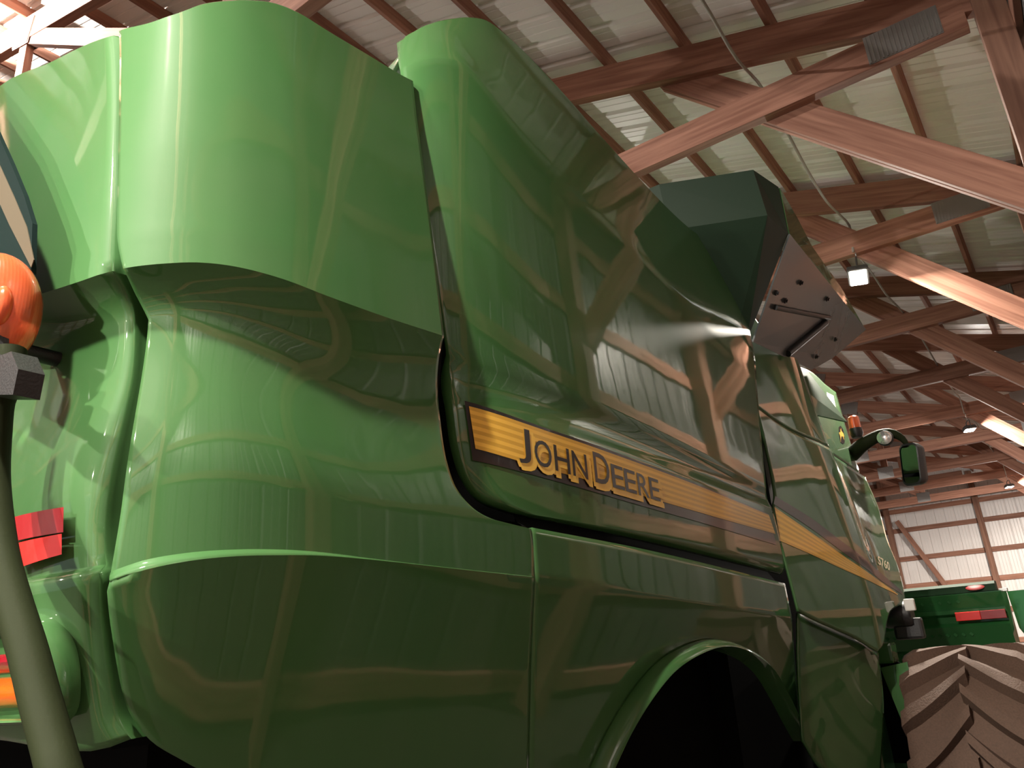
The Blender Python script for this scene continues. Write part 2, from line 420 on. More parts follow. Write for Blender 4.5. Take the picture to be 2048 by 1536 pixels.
# bare bulb close under the roof, beyond the harvester
t = empty('bulb_lamp', (1.2, 8.12, zroof(8.12) - .02))
tag(t, 'bare bulb lamp fixed close under the roof sheets beyond the harvester tail', 'lamp')
link('lamp_holder', lathe([(0, 0), (.055, 0), (.055, -.03), (.03, -.06), (.025, -.10), (0, -.10)], 20), 'white_label', t, 40)
link('bulb', lathe([(.022, -.10), (.03, -.13), (.045, -.17), (.045, -.20), (.03, -.23), (0, -.245)], 20), 'lamp_glow', t, 60)
pd = bpy.data.lights.new('bulb_light', 'POINT'); pd.energy = 1500; pd.color = (1, .94, .88); pd.shadow_soft_size = .05
po = bpy.data.objects.new('bulb_light', pd); COL.objects.link(po); po.parent = t; po.location = (0, 0, -.33)
cord = [(-.5, 3.15), (1.9, 3.46), (3.63, 3.44), (4.05, 3.38), (4.6, 3.50), (5.14, 3.42), (5.55, 3.33), (6.05, 3.30), (6.65, 3.42), (6.95, 3.46), (6.98, 3.34), (6.82, 3.20), (6.80, 3.15)]
cord2 = [(6.80, 3.15), (7.05, 3.18), (7.7, 3.24), (8.3, 3.24), (9.0, 3.34), (9.7, 3.42), (10.4, 3.45), (11.0, 3.42), (11.7, 3.38), (12.6, 3.33), (13.6, 3.38), (14.1, 3.40), (14.15, 3.15)]
cord3 = [(14.15, 3.15), (15, 3.3), (16.6, 3.42), (18.4, 3.3), (20, 3.4), (21.3, 3.42), (21.4, 3.15)]
def smooth_pts(pts, n):
    return cr(pts, n)

# ------------------------------------------------------------------ curve and panel tools for the harvester
def cr(pts, n):
    P = np.array(pts, float)
    if len(P) == 2:
        t = np.linspace(0, 1, n)[:, None]; return P[0] * (1 - t) + P[1] * t
    d = np.r_[0, np.cumsum(np.sqrt(np.linalg.norm(np.diff(P, axis=0), axis=1)) + 1e-9)]
    m = np.zeros_like(P)
    for i in range(len(P)):
        if i == 0: m[i] = (P[1] - P[0]) / (d[1] - d[0])
        elif i == len(P) - 1: m[i] = (P[-1] - P[-2]) / (d[-1] - d[-2])
        else:
            a = (P[i] - P[i - 1]) / (d[i] - d[i - 1]); b = (P[i + 1] - P[i]) / (d[i + 1] - d[i]); w = (d[i + 1] - d[i]) / (d[i + 1] - d[i - 1])
            m[i] = a * w + b * (1 - w)
    L = np.r_[0, np.cumsum(np.linalg.norm(np.diff(P, axis=0), axis=1))]
    out = []
    for t in np.linspace(0, L[-1], n):
        i = min(int(np.searchsorted(L, t, side='right')) - 1, len(P) - 2); x = (t - L[i]) / (L[i + 1] - L[i] + 1e-12); h = d[i + 1] - d[i]
        out.append((2 * x**3 - 3 * x * x + 1) * P[i] + (x**3 - 2 * x * x + x) * h * m[i] + (-2 * x**3 + 3 * x * x) * P[i + 1] + (x**3 - x * x) * h * m[i + 1])
    return np.array(out)
class Plan:
    def __init__(s, pts, n=1500):
        P = cr(pts, n); s.P = P
        s.s = np.r_[0, np.cumsum(np.linalg.norm(np.diff(P, axis=0), axis=1))]
        T = np.gradient(P, axis=0); T /= np.linalg.norm(T, axis=1)[:, None]
        s.N = np.c_[-T[:, 1], T[:, 0]]; s.T = T
    def at(s, S, z, o):
        """S, z, o arrays -> world points; o is measured inward from the plan line"""
        S = np.asarray(S, float)
        x = np.interp(S, s.s, s.P[:, 0]); y = np.interp(S, s.s, s.P[:, 1])
        nx = np.interp(S, s.s, s.N[:, 0]); ny = np.interp(S, s.s, s.N[:, 1])
        return np.stack([x + nx * o, y + ny * o, np.asarray(z, float) + EYE], -1)
DATA = {
 'hood': {
  'F0': [[2.7354,1.7748],[2.8794,1.7524],[2.9855,1.7753],[3.0726,1.8223],[3.1558,1.8653],[3.2433,1.9096],[3.331,1.9527],[3.4292,1.9767],[3.5539,1.9877],[3.7372,2.0147],[3.8893,2.0378],[3.9606,2.0537]],
  'F2': [[2.9532,0.9195],[3.0457,0.9347],[3.1229,0.9492],[3.2057,0.9575],[3.3261,0.9607],[3.4656,0.9556],[3.6668,0.9589],[3.949,0.9755]],
  'F3': [[3.0014,0.8175],[3.0613,0.8313],[3.1414,0.8335],[3.2358,0.8298],[3.3639,0.8081],[3.4908,0.775],[3.6304,0.7573],[3.7865,0.7682],[3.9506,0.8019]],
  'F4': [[2.9949,0.2156],[3.0581,0.2366],[3.145,0.2515],[3.2407,0.2597],[3.3496,0.2638],[3.4605,0.2632],[3.6204,0.2563],[3.9323,0.2451],[4.3506,0.2331]],
  'F5': [[3.0005,0.193],[3.0612,0.2137],[3.1434,0.2313],[3.2358,0.2423],[3.3436,0.2483],[3.4539,0.2521],[3.6146,0.2502],[3.928,0.2416],[4.3487,0.2297]],
  'L1': [[2.7354,1.7748],[2.8447,1.3119],[2.9187,1.0153],[2.9532,0.9195]],
  'R1': [[3.9606,2.0537],[3.9579,1.8781],[3.9607,1.3454],[3.949,0.9755]],
  'L3': [[3.0014,0.8175],[3.0029,0.7372],[3.0035,0.3647],[2.9949,0.2156]],
  'R3': [[3.9506,0.8019],[3.9525,0.7101],[3.9545,0.5703],[3.9812,0.4864],[4.0504,0.4316],[4.1587,0.4025],[4.3496,0.3976],[4.3506,0.2331]],
  'L5': [[2.9939,0.1955],[3.0005,0.1103],[3.0245,-0.0172],[3.0463,-0.0671],[3.1,-0.1195],[3.1598,-0.1542],[3.2402,-0.192],[3.3535,-0.2422]],
  'R5': [[4.3502,0.2299],[4.3959,0.0053],[4.5086,-0.4613]],
  'F6': [[3.3535,-0.2422],[3.7032,-0.3123],[4.5086,-0.4613]],
 },
 'arch': {
  'T': [[4.3606,0.3951],[5.22,0.3686],[6.9304,0.2769]],
  'Cc': [[4.3588,0.2301],[5.3086,0.1877],[6.9437,0.1097]],
  'Bo': [[4.5174,-0.4628],[4.8106,-0.5129],[4.8845,-0.4187],[4.976,-0.3037],[5.1142,-0.1846],[5.2953,-0.0833],[5.56,-0.0184],[5.8227,-0.0009],[6.1381,-0.0424],[6.5186,-0.1553],[6.8508,-0.3248],[7.127,-0.4824],[7.3807,-0.6207]],
  'L': [[4.3588,0.2301],[4.4043,0.0049],[4.5174,-0.4628]],
  'R': [[6.9437,0.1097],[7.1526,-0.2383],[7.3807,-0.6207]],
 },
 'tail': {
  'A0': [[0.0,2.0971],[1.0123,2.0871],[1.8405,2.0771],[2.2553,1.9415],[2.4652,1.8777],[2.6626,1.8074]],
  'A2': [[0.0,1.006],[1.3067,0.999],[2.3759,0.989],[2.6017,0.9507],[2.779,0.9289],[2.9034,0.9335]],
  'A3': [[0.0,0.8881],[1.2194,0.8874],[2.2171,0.8774],[2.451,0.8524],[2.7062,0.8279],[2.9292,0.8365]],
  'A4': [[0.0,0.2271],[1.4445,0.2271],[2.6264,0.2266],[2.7263,0.2261],[2.8674,0.2273],[2.9714,0.2355]],
  'A5': [[0.0,0.1893],[1.4794,0.1893],[2.6898,0.194],[2.7776,0.1981],[2.8963,0.2036],[2.9695,0.2145]],
  'A6': [[0.0,-0.0934],[1.4386,-0.0934],[2.6156,-0.1023],[2.8535,-0.1234],[2.978,-0.128],[3.0522,-0.1126]],
  'R1': [[2.6626,1.8074],[2.8054,1.3296],[2.9034,0.9335]],
  'R2': [[2.9034,0.9335],[2.9179,0.8865],[2.9292,0.8365]],
  'R3': [[2.9292,0.8365],[2.9598,0.6684],[2.9561,0.3119],[2.9714,0.2355]],
  'R5': [[2.9695,0.2145],[2.9747,0.1117],[2.9955,-0.0148],[3.0149,-0.0732],[3.0522,-0.1126]],
 },
 'door': {
  'T': [[0.01,2.3646],[0.1427,2.4183],[0.3003,2.5236],[0.4902,2.6546],[0.6131,2.7171],[0.742,2.7304],[0.9386,2.7243],[1.2438,2.6909],[1.5854,2.6372],[2.1621,2.5679],[2.5756,2.5454],[2.8549,2.5623],[3.2887,2.6739],[3.503,2.6833],[3.5816,2.589]],
  'V': [[0.0594,2.1322],[0.1273,2.1685],[0.2208,2.2136],[0.3412,2.2433],[0.4598,2.1841],[0.5903,2.1062],[0.7689,2.045],[1.1426,1.9678],[1.597,1.8897],[2.3735,1.7482],[3.2262,1.5857]],
  'Cc': [[0.2041,0.9891],[0.2876,0.9717],[0.6017,0.9536],[0.9302,0.9438],[1.5272,0.9229],[2.3319,0.8805],[3.0275,0.8429]],
  'L0': [[0.01,2.3646],[0.0594,2.1322]],
  'L1': [[0.0594,2.1322],[0.0897,1.8155],[0.1441,1.4014],[0.2041,0.9891]],
  'R0': [[3.5816,2.589],[3.4337,2.1047],[3.3486,1.806],[3.2262,1.5857]],
  'R1': [[3.2262,1.5857],[3.1133,1.1893],[3.0275,0.8429]],
  'L2': [[0.2095,0.9936],[0.1984,0.8659],[0.2046,0.7613],[0.2198,0.6428],[0.2557,0.545],[0.318,0.483],[0.4209,0.4539],[0.5706,0.4417]],
  'Bo': [[0.5706,0.4417],[1.461,0.4094],[3.1586,0.3329]],
  'R2': [[3.0275,0.8429],[3.1121,0.6565],[3.1586,0.3329]],
  'decT': [[0.2554,0.8072],[0.5706,0.779],[1.0414,0.7653],[1.4766,0.7498],[2.0165,0.7287],[2.9758,0.6803]],
  'decB': [[0.2753,0.6042],[0.5478,0.5864],[1.0011,0.5674],[1.4226,0.5524],[1.9472,0.5371],[3.0388,0.4987]],
  'yT': [[0.2705,0.7897],[0.5692,0.7675],[1.0388,0.7523],[1.474,0.7402],[2.0136,0.7207],[2.9893,0.6726]],
  'yB': [[0.2881,0.6445],[0.5519,0.6211],[1.0095,0.6085],[1.435,0.5978],[1.9646,0.5852],[3.0474,0.5643]],
  'txtBL': [0.5316,0.6346],
  'txtBR': [1.5122,0.5974],
  'txtTL': [0.5265,0.7342],
  'txtTR': [1.5174,0.7026],
 },
 'front': {
  'T': [[0.7227,1.4567],[1.1156,1.3413],[2.0213,1.2529],[2.6561,1.1837]],
  'R': [[2.6561,1.1837],[2.6744,0.9257],[2.5343,0.6449],[2.5425,0.4464],[2.4631,0.2594],[2.3769,0.1545],[2.1489,0.1361],[1.8969,0.0951],[1.7332,0.0071],[1.6042,-0.1025],[1.4628,-0.153]],
  'L': [[0.7227,1.4567],[0.7035,1.2729],[0.6092,0.8263],[0.5405,0.7402],[0.5029,0.5968],[0.5011,0.505],[0.5062,0.2676],[0.5083,0.1183]],
  'Bo': [[0.5083,0.1183],[0.6497,0.076],[1.18,-0.0578],[1.4628,-0.153]],
  'k0': [[0.6052,0.8194],[1.0005,0.7073],[1.4532,0.5254],[1.941,0.3686],[2.3642,0.2429]],
  'k1': [[0.5539,0.7635],[0.9569,0.6349],[1.4059,0.4556],[1.8699,0.3132],[2.3575,0.2132]],
  'y0': [[0.5491,0.744],[0.9406,0.6078],[1.3922,0.435],[1.7574,0.3244],[2.2021,0.2188]],
  'y1': [[0.5023,0.5294],[0.8532,0.4626],[1.3389,0.354],[1.7146,0.2821],[2.2079,0.2116]],
  'txt': [[1.9574,0.4307],[2.2214,0.3886],[2.0175,0.5068],[2.2903,0.4669]],
  'bd': [[2.4355,1.4749],[2.6178,1.4879],[2.8637,1.6857],[2.705,1.6748]],
  'sk': [[2.6828,1.8763],[2.9248,1.8884],[3.1168,2.0664],[2.8925,2.0509]],
  'LT': [[0.6183,0.1101],[0.7704,0.0722],[1.3058,-0.0653],[1.6341,-0.1675]],
  'LB': [[0.5198,-0.5822],[0.6634,-0.7407],[0.9873,-0.8769],[1.3851,-0.9075]],
  'LL': [[0.6183,0.1101],[0.5521,-0.2338],[0.5198,-0.5822]],
  'LR': [[1.6341,-0.1675],[1.6103,-0.4599],[1.3851,-0.9075]],
  'UT': [[1.1418,2.6025],[1.1492,2.3335],[1.4546,2.1014],[2.814,2.2415],[3.0916,2.1889],[3.3891,2.1679]],
  'UB': [[0.7542,1.4666],[1.1523,1.3581],[2.1417,1.2847],[2.6191,1.2272]],
  'UL': [[1.1418,2.6025],[0.9616,1.9863],[0.7542,1.4666]],
  'UR': [[3.3891,2.1679],[2.9526,1.6581],[2.6191,1.2272]],
 },
 'glyphs': [['J',0.4815,0.5531],['O',0.5632,0.678],['H',0.6808,0.7935],['N',0.7967,0.915],['D',0.9509,1.086],['E',1.0867,1.2012],['E',1.1935,1.3053],['R',1.307,1.4202],['E',1.4163,1.5249]],
 'planB': [(0.74,4.6),(0.74,3),(0.74,2.2),(0.743,1.95),(0.758,1.8),(0.8,1.68),(0.88,1.595),(1.0,1.535),(1.15,1.502),(1.32,1.487),(1.8,1.478),(2.6,1.468),(4.0,1.455),(5.2,1.445)],
 'planC': [(1.745,1.7),(1.775,1.635),(1.835,1.578),(1.93,1.535),(2.06,1.505),(2.22,1.485),(2.5,1.47),(3.2,1.458),(4.0,1.45),(4.9,1.442),(5.8,1.436)],
 'planD': [(4.3,1.49),(4.75,1.425),(5.2,1.345),(5.6,1.262),(5.85,1.215),(6.2,1.183),(6.8,1.15),(7.6,1.11),(9.0,1.04)],
 'arm': {
  'tube': [[0.66,1.807,0.711],[0.66,1.803,0.639],[0.66,1.829,0.599],[0.66,1.821,0.518],[0.66,1.799,0.426],[0.66,1.75,0.324],[0.66,1.687,0.228],[0.66,1.615,0.146],[0.66,1.537,0.063],[0.66,1.467,-0.02],[0.66,1.399,-0.096],[0.66,1.355,-0.145]],
  'brk': [[0.655,2.089,0.927],[0.655,1.88,0.806],[0.655,1.825,0.776],[0.655,1.799,0.696],[0.655,1.74,0.658],[0.655,1.653,0.648],[0.655,1.607,0.597],[0.655,1.614,0.545],[0.655,1.738,0.576],[0.655,1.822,0.631],[0.655,2.009,0.717]],
  'plate': [[0.7,3.244,2.534],[0.7,2.573,1.887],[0.7,2.234,1.534],[0.7,2.081,1.349],[0.7,1.952,1.187],[0.7,1.874,1.074],[0.7,1.841,0.938],[0.7,1.819,0.801],[0.7,2.195,0.891],[0.7,2.558,1.035]],
  'band': [[0.688,2.856,2.059],[0.688,2.468,1.696],[0.688,2.15,1.372],[0.688,2.008,1.205],[0.688,1.899,1.072],[0.688,1.829,0.956],[0.688,1.837,0.938],[0.688,2.011,1.125],[0.688,2.104,1.231],[0.688,2.404,1.526],[0.688,2.761,1.838]],
  'lens': [[0.64,1.782,0.786],[0.64,1.629,0.735],[0.64,1.83,0.934],[0.64,1.739,0.649]],
 },
 'bezel': {
  'o': [[2.7912,0.1524],[2.8514,0.1376],[2.894,0.1089],[2.9249,0.0661],[2.9416,0.0081],[2.9421,-0.0475],[2.9231,-0.071]],
  'i': [[2.8257,0.1136],[2.8625,0.0944],[2.8878,0.0639],[2.9084,0.0201],[2.923,-0.0225],[2.9216,-0.0434],[2.9077,-0.0535]],
 },
 'refl': {
  'a': [[2.6534,0.3623],[2.8683,0.3611],[2.8754,0.3065],[2.6802,0.3058]],
  'b': [[2.6886,0.2992],[2.8717,0.3037],[2.8786,0.2598],[2.733,0.2431]],
 },
}
PB, PC, PD = Plan(DATA['planB']), Plan(DATA['planC']), Plan(DATA['planD'])
for nm, c in (('power_cord', cord + cord2[1:] + cord3[1:]),):
    pts = [(x * 1.25, 1.21, EYE + z * 1.25) for x, z in c]
    tag(link(nm, sweep([tuple(p) for p in cr(pts, 160)], .013, 8), 'cord_grey', None, 40), 'grey power cord slung along the trusses from lamp to lamp', 'cord')

def coons(top, bot, left, right, nu, nv):
    """grid [nv, nu, 2] of (s, z) spanned by four boundary lines (top/bot run along u, left/right along v)"""
    T, Bm, L, R = cr(top, nu), cr(bot, nu), cr(left, nv), cr(right, nv)
    L = L.copy(); R = R.copy()
    # close corners
    L[0] = T[0]; L[-1] = Bm[0]; R[0] = T[-1]; R[-1] = Bm[-1]
    u = np.linspace(0, 1, nu)[None, :, None]; v = np.linspace(0, 1, nv)[:, None, None]
    return (1 - v) * T[None] + v * Bm[None] + (1 - u) * L[:, None] + u * R[:, None] - ((1 - u) * (1 - v) * T[0] + u * (1 - v) * T[-1] + (1 - u) * v * Bm[0] + u * v * Bm[-1])
def grids_mesh(grids, flip=False):
    verts = []; faces = []
    for G in grids:
        nv, nu = G.shape[:2]; b = len(verts)
        verts += [tuple(p) for p in G.reshape(-1, 3)]
        for j in range(nv - 1):
            for i in range(nu - 1):
                a = b + j * nu + i
                f = (a, a + nu, a + nu + 1, a + 1)
                faces.append(f[::-1] if flip else f)
    me = mesh_from(verts, faces)
    bm = bmesh.new(); bm.from_mesh(me); bmesh.ops.remove_doubles(bm, verts=bm.verts, dist=2e-4); bm.to_mesh(me); bm.free()
    return me
def solid(o, t):
    md = o.modifiers.new('thickness', 'SOLIDIFY'); md.thickness = t; md.offset = -1; md.use_even_offset = False
    return o
def uvw(G):
    nv, nu = G.shape[:2]
    u = np.linspace(0, 1, nu)[None, :] * np.ones((nv, 1)); v = np.linspace(0, 1, nv)[:, None] * np.ones((1, nu))
    return u, v
def lerp(a, b, t): return a + (b - a) * t
ZC = ((2.9, 3.0, 3.06, 3.14, 3.24, 3.34, 3.45, 3.61, 3.92, 4.33, 5.24, 6.70, 7.0), (.18, .195, .214, .231, .242, .248, .252, .250, .241, .228, .183, .104, .10))   # height of the waist crease
def low(s, z): return np.maximum(0, np.interp(s, *ZC) - z) * .30

CB = empty('combine_harvester', (3.6, 2.9, 0))
tag(CB, 'large green combine harvester with yellow-striped side door and curved rear hood', 'combine harvester')
OFFC = Vector(CB.location)
def part(name, me, mat, smooth=None, parent=None, label=None):
    me.transform(Matrix.Translation(-OFFC))
    o = link(name, me, mat, parent or CB, smooth)
    if label: o['label'] = label
    return o

# hood corner panel
h = DATA['hood']
DV = (.072, .038)          # depth of the undercut below the upper shell, tail to side
Z3 = ([q[0] for q in h['F3']], [q[1] for q in h['F3']]); Z4 = ([q[0] for q in h['F4']], [q[1] for q in h['F4']])
def mid(s, z):
    zv = np.interp(s, *Z3); zc = np.interp(s, *Z4); t_ = np.clip((zv - z) / (zv - zc) / .75, 0, 1)
    return np.interp(s, [3.0, 3.93], DV) * np.cos(np.pi / 2 * t_)**2
grids = []
NU = 90
G = coons(h['F0'], h['F2'], h['L1'], h['R1'], NU, 34); u, v = uvw(G)
grids.append(PB.at(G[..., 0], G[..., 1], lerp(.085, .11, u) * (1 - v**lerp(1.8, 1.1, u))))
top = cr(h['F0'], NU); tu = np.linspace(.085, .11, NU)
rows = []
for o_, dz in ((.6, .10), (.36, .085), (.16, .06), (.055, .035), (.02, .018), (.007, .008), (0, 0)):
    rows.append(PB.at(top[:, 0], top[:, 1] + dz, tu + o_))
grids.append(np.array(rows))
G = coons(h['F2'], h['F3'], [h['F2'][0], [h['F2'][0][0] * .75 + h['F3'][0][0] * .25, h['F2'][0][1] * .6 + h['F3'][0][1] * .4], h['F3'][0]], [h['F2'][-1], h['F3'][-1]], NU, 14); u, v = uvw(G)
vd = np.interp(G[..., 0], [3.0, 3.93], DV)
grids.append(PB.at(G[..., 0], G[..., 1], vd * (1 - (1 - v)**2.2)))
Rb = cr(h['R3'], 70); Lb = cr(h['L3'], 70)
def rpar(P): zv = np.interp(P[:, 0], *Z3); zc = np.interp(P[:, 0], *Z4); return np.clip((zv - P[:, 1]) / (zv - zc), 0, 1)
rr = np.maximum.accumulate(rpar(Rb)); rr[0] = 0; rr[-1] = 1; rl = np.maximum.accumulate(rpar(Lb)); rl[0] = 0; rl[-1] = 1
keep = [0] + [k for k in range(1, 70) if rr[k] > rr[k - 1] + 1e-5]
G = np.zeros((len(keep), NU, 2))
f3, f4 = cr(h['F3'], NU), cr(h['F4'], NU)
for q, k in enumerate(keep):
    s0_ = np.interp(rr[k], rl, Lb[:, 0])
    uu = np.linspace(0, 1, NU); S_ = s0_ + (Rb[k, 0] - s0_) * uu
    G[q, :, 0] = S_; G[q, :, 1] = np.interp(S_, *Z3) * (1 - rr[k]) + np.interp(S_, *Z4) * rr[k]
G[0] = f3; G[-1] = f4
grids.append(PB.at(G[..., 0], G[..., 1], mid(G[..., 0], G[..., 1])))
G = coons(h['F4'], h['F5'], [h['F4'][0], h['F5'][0]], [h['F4'][-1], h['F5'][-1]], NU, 6); u, v = uvw(G)
so = lerp(-.022, -.001, u)
grids.append(PB.at(G[..., 0], G[..., 1], so * np.sin(np.pi / 2 * v)))
G = coons(h['F5'], h['F6'], h['L5'], h['R5'], NU, 30); u, v = uvw(G)
grids.append(PB.at(G[..., 0], G[..., 1], lerp(-.022, -.001, u) * (1 - v)**3 + low(G[..., 0], G[..., 1])))
solid(part('hood_panel', grids_mesh(grids), 'green_paint', 28), .014)

# tailgate
t = DATA['tail']
grids = []
NA = 60
A0, A2, A3, A4, A5, A6 = (t[k] for k in ('A0', 'A2', 'A3', 'A4', 'A5', 'A6'))
def lft(a, b): return [a[0], b[0]]
Ao = .03
G = coons(A0, A2, lft(A0, A2), t['R1'], NA, 24); u, v = uvw(G); grids.append(PB.at(G[..., 0], G[..., 1], Ao + .07 * (1 - v**1.8)))
top = cr(A0, NA); rows = []
for o_, dz in ((.7, .10), (.4, .08), (.2, .05), (.13, .02), (.108, .008), (.10, 0)):
    rows.append(PB.at(top[:, 0], top[:, 1] + dz, np.full(NA, o_)))
grids.append(np.array(rows))
G = coons(A2, A3, lft(A2, A3), t['R2'], NA, 12); u, v = uvw(G); grids.append(PB.at(G[..., 0], G[..., 1], Ao + .08 * (1 - (1 - v)**2.2)))
G = coons(A3, A4, lft(A3, A4), t['R3'], NA, 24); u, v = uvw(G); grids.append(PB.at(G[..., 0], G[..., 1], Ao + .08 * np.cos(np.pi / 2 * np.minimum(1, v / .75))**2))
G = coons(A4, A5, lft(A4, A5), [A4[-1], A5[-1]], NA, 6); u, v = uvw(G); grids.append(PB.at(G[..., 0], G[..., 1], Ao - .025 * np.sin(np.pi / 2 * v)))
G = coons(A5, A6, lft(A5, A6), t['R5'], NA, 20); u, v = uvw(G); grids.append(PB.at(G[..., 0], G[..., 1], Ao - .025 + .075 * v))
TG = solid(part('tailgate', grids_mesh(grids), 'green_paint', 28), .014)
# return flange closing the joint between tailgate and hood panel
edge = np.vstack([cr(t['R1'], 20), cr(t['R2'], 8)[1:], cr(t['R3'], 20)[1:], cr([A4[-1], A5[-1]], 3)[1:], cr(t['R5'], 16)[1:]])
eo = np.concatenate([Ao + .07 * (1 - np.linspace(0, 1, 20)**1.8), (Ao + .08 * (1 - (1 - np.linspace(0, 1, 8))**2.2))[1:], (Ao + .08 * np.cos(np.pi / 2 * np.minimum(1, np.linspace(0, 1, 20) / .75))**2)[1:], [Ao - .012, Ao - .025], (Ao - .025 + .075 * np.linspace(0, 1, 16))[1:]])
G = np.array([PB.at(edge[:, 0] + ds, edge[:, 1], eo + do) for ds, do in ((0, 0), (.006, .004), (.012, .016), (.045, .045), (.12, .06))]).transpose(1, 0, 2)
part('joint_flange', grids_mesh([G]), 'green_paint', 50)

# wheel-arch panel
a = DATA['arch']
grids = []
NB = 100
G = coons(a['T'], a['Cc'], [a['T'][0], a['Cc'][0]], [a['T'][-1], a['Cc'][-1]], NB, 8); u, v = uvw(G); grids.append(PB.at(G[..., 0], G[..., 1], low(G[..., 0], G[..., 1])))
G = coons(a['Cc'], a['Bo'], a['L'], a['R'], NB, 34); u, v = uvw(G); grids.append(PB.at(G[..., 0], G[..., 1], low(G[..., 0], G[..., 1])))
solid(part('wheel_arch_panel', grids_mesh(grids), 'green_paint', 25), .014)
bo = cr(a['Bo'][2:], 70)
cs, cz = 5.70, -.62
rows = []
for q, (do, inn) in enumerate(((0, 0), (-.020, .0), (-.050, .010), (-.078, .026), (-.082, .038), (-.060, .046), (.03, .050))):
    d = np.array([cs, cz]) - bo; d /= np.linalg.norm(d, axis=1)[:, None]
    p = bo + d * inn
    rows.append(PB.at(p[:, 0], p[:, 1], low(bo[:, 0], bo[:, 1]) + do))
part('arch_lip', grids_mesh([np.array(rows)], flip=False), 'green_paint', 50)

# side door
d = DATA['door']
grids = []
ND = 110
def crease_o(u): return .02 * (1 - u)
G = coons(d['T'], d['V'], d['L0'], d['R0'], ND, 26); u, v = uvw(G)
grids.append(PC.at(G[..., 0], G[..., 1], .10 * (1 - v)**1.15))
top = cr(d['T'], ND); rows = []
for o_, dz in ((.6, .06), (.35, .055), (.25, .04), (.16, .02), (.11, .008), (.10, 0)):
    rows.append(PC.at(top[:, 0], top[:, 1] + dz, np.full(ND, o_)))
grids.append(np.array(rows))
G = coons(d['V'], d['Cc'], d['L1'], d['R1'], ND, 34); u, v = uvw(G)
grids.append(PC.at(G[..., 0], G[..., 1], crease_o(u) * v**4))
G = coons(d['Cc'], d['Bo'], d['L2'], d['R2'], ND, 44); u, v = uvw(G)
DOOR_LO = (G, u, v)
def door_o(u, v):
    base = lerp(crease_o(u), .005, np.minimum(1, v / .25)) + .012 * np.sin(np.pi * np.minimum(1, v / .25))
    eb = np.maximum(0, (v - .88) / .12)**2 * .042
    el = np.maximum(0, (.035 - u) / .035)**2 * .042 * np.minimum(1, v / .1)
    return base + np.maximum(eb, el)
grids.append(PC.at(G[..., 0], G[..., 1], door_o(u, v)))
DR = solid(part('side_door', grids_mesh(grids), 'green_paint', 28), .016)
# black rubber seal between hood panel and door, and recess behind the door
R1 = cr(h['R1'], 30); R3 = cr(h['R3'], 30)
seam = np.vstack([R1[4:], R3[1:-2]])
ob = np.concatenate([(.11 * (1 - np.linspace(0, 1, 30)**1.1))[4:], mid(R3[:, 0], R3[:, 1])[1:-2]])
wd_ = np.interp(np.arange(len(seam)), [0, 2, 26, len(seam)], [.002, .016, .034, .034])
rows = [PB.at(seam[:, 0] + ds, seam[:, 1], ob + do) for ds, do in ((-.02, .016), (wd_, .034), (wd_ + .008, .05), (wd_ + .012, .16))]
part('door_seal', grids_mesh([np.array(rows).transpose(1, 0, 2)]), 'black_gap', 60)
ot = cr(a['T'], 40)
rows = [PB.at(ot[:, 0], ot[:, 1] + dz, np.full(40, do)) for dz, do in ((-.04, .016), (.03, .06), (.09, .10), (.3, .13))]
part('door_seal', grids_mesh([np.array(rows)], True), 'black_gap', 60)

# decal on the door
def strip(plan, t0, t1, off, n=60, nv=6, name='decal', mat='decal_black', uv=True, label=None):
    T, Bm = cr(t0, n), cr(t1, n)
    v = np.linspace(0, 1, nv)[:, None, None]
    G = (1 - v) * T[None] + v * Bm[None]
    if callable(off): off = off(G[..., 0], G[..., 1])
    P = plan.at(G[..., 0], G[..., 1], off + np.zeros(G.shape[:2]))
    verts = [tuple(p) for p in P.reshape(-1, 3)]; faces = []
    for j in range(nv - 1):
        for i in range(n - 1):
            q = j * n + i; faces.append((q, q + n, q + n + 1, q + 1))
    me = mesh_from(verts, faces)
    uvl = me.uv_layers.new(name='UVMap')
    for lp in me.loops:
        j, i = divmod(lp.vertex_index, n); uvl.data[lp.index].uv = (i / (n - 1), 1 - j / (nv - 1))
    return part(name, me, mat, 60, label=label)
strip(PC, d['decT'], d['decB'], .0015, name='decal_border', mat='decal_black', label='black border of the yellow name stripe')
strip(PC, d['yT'], d['yB'], -.0005, name='decal_stripe', mat='decal_yellow', label='yellow banded name stripe')
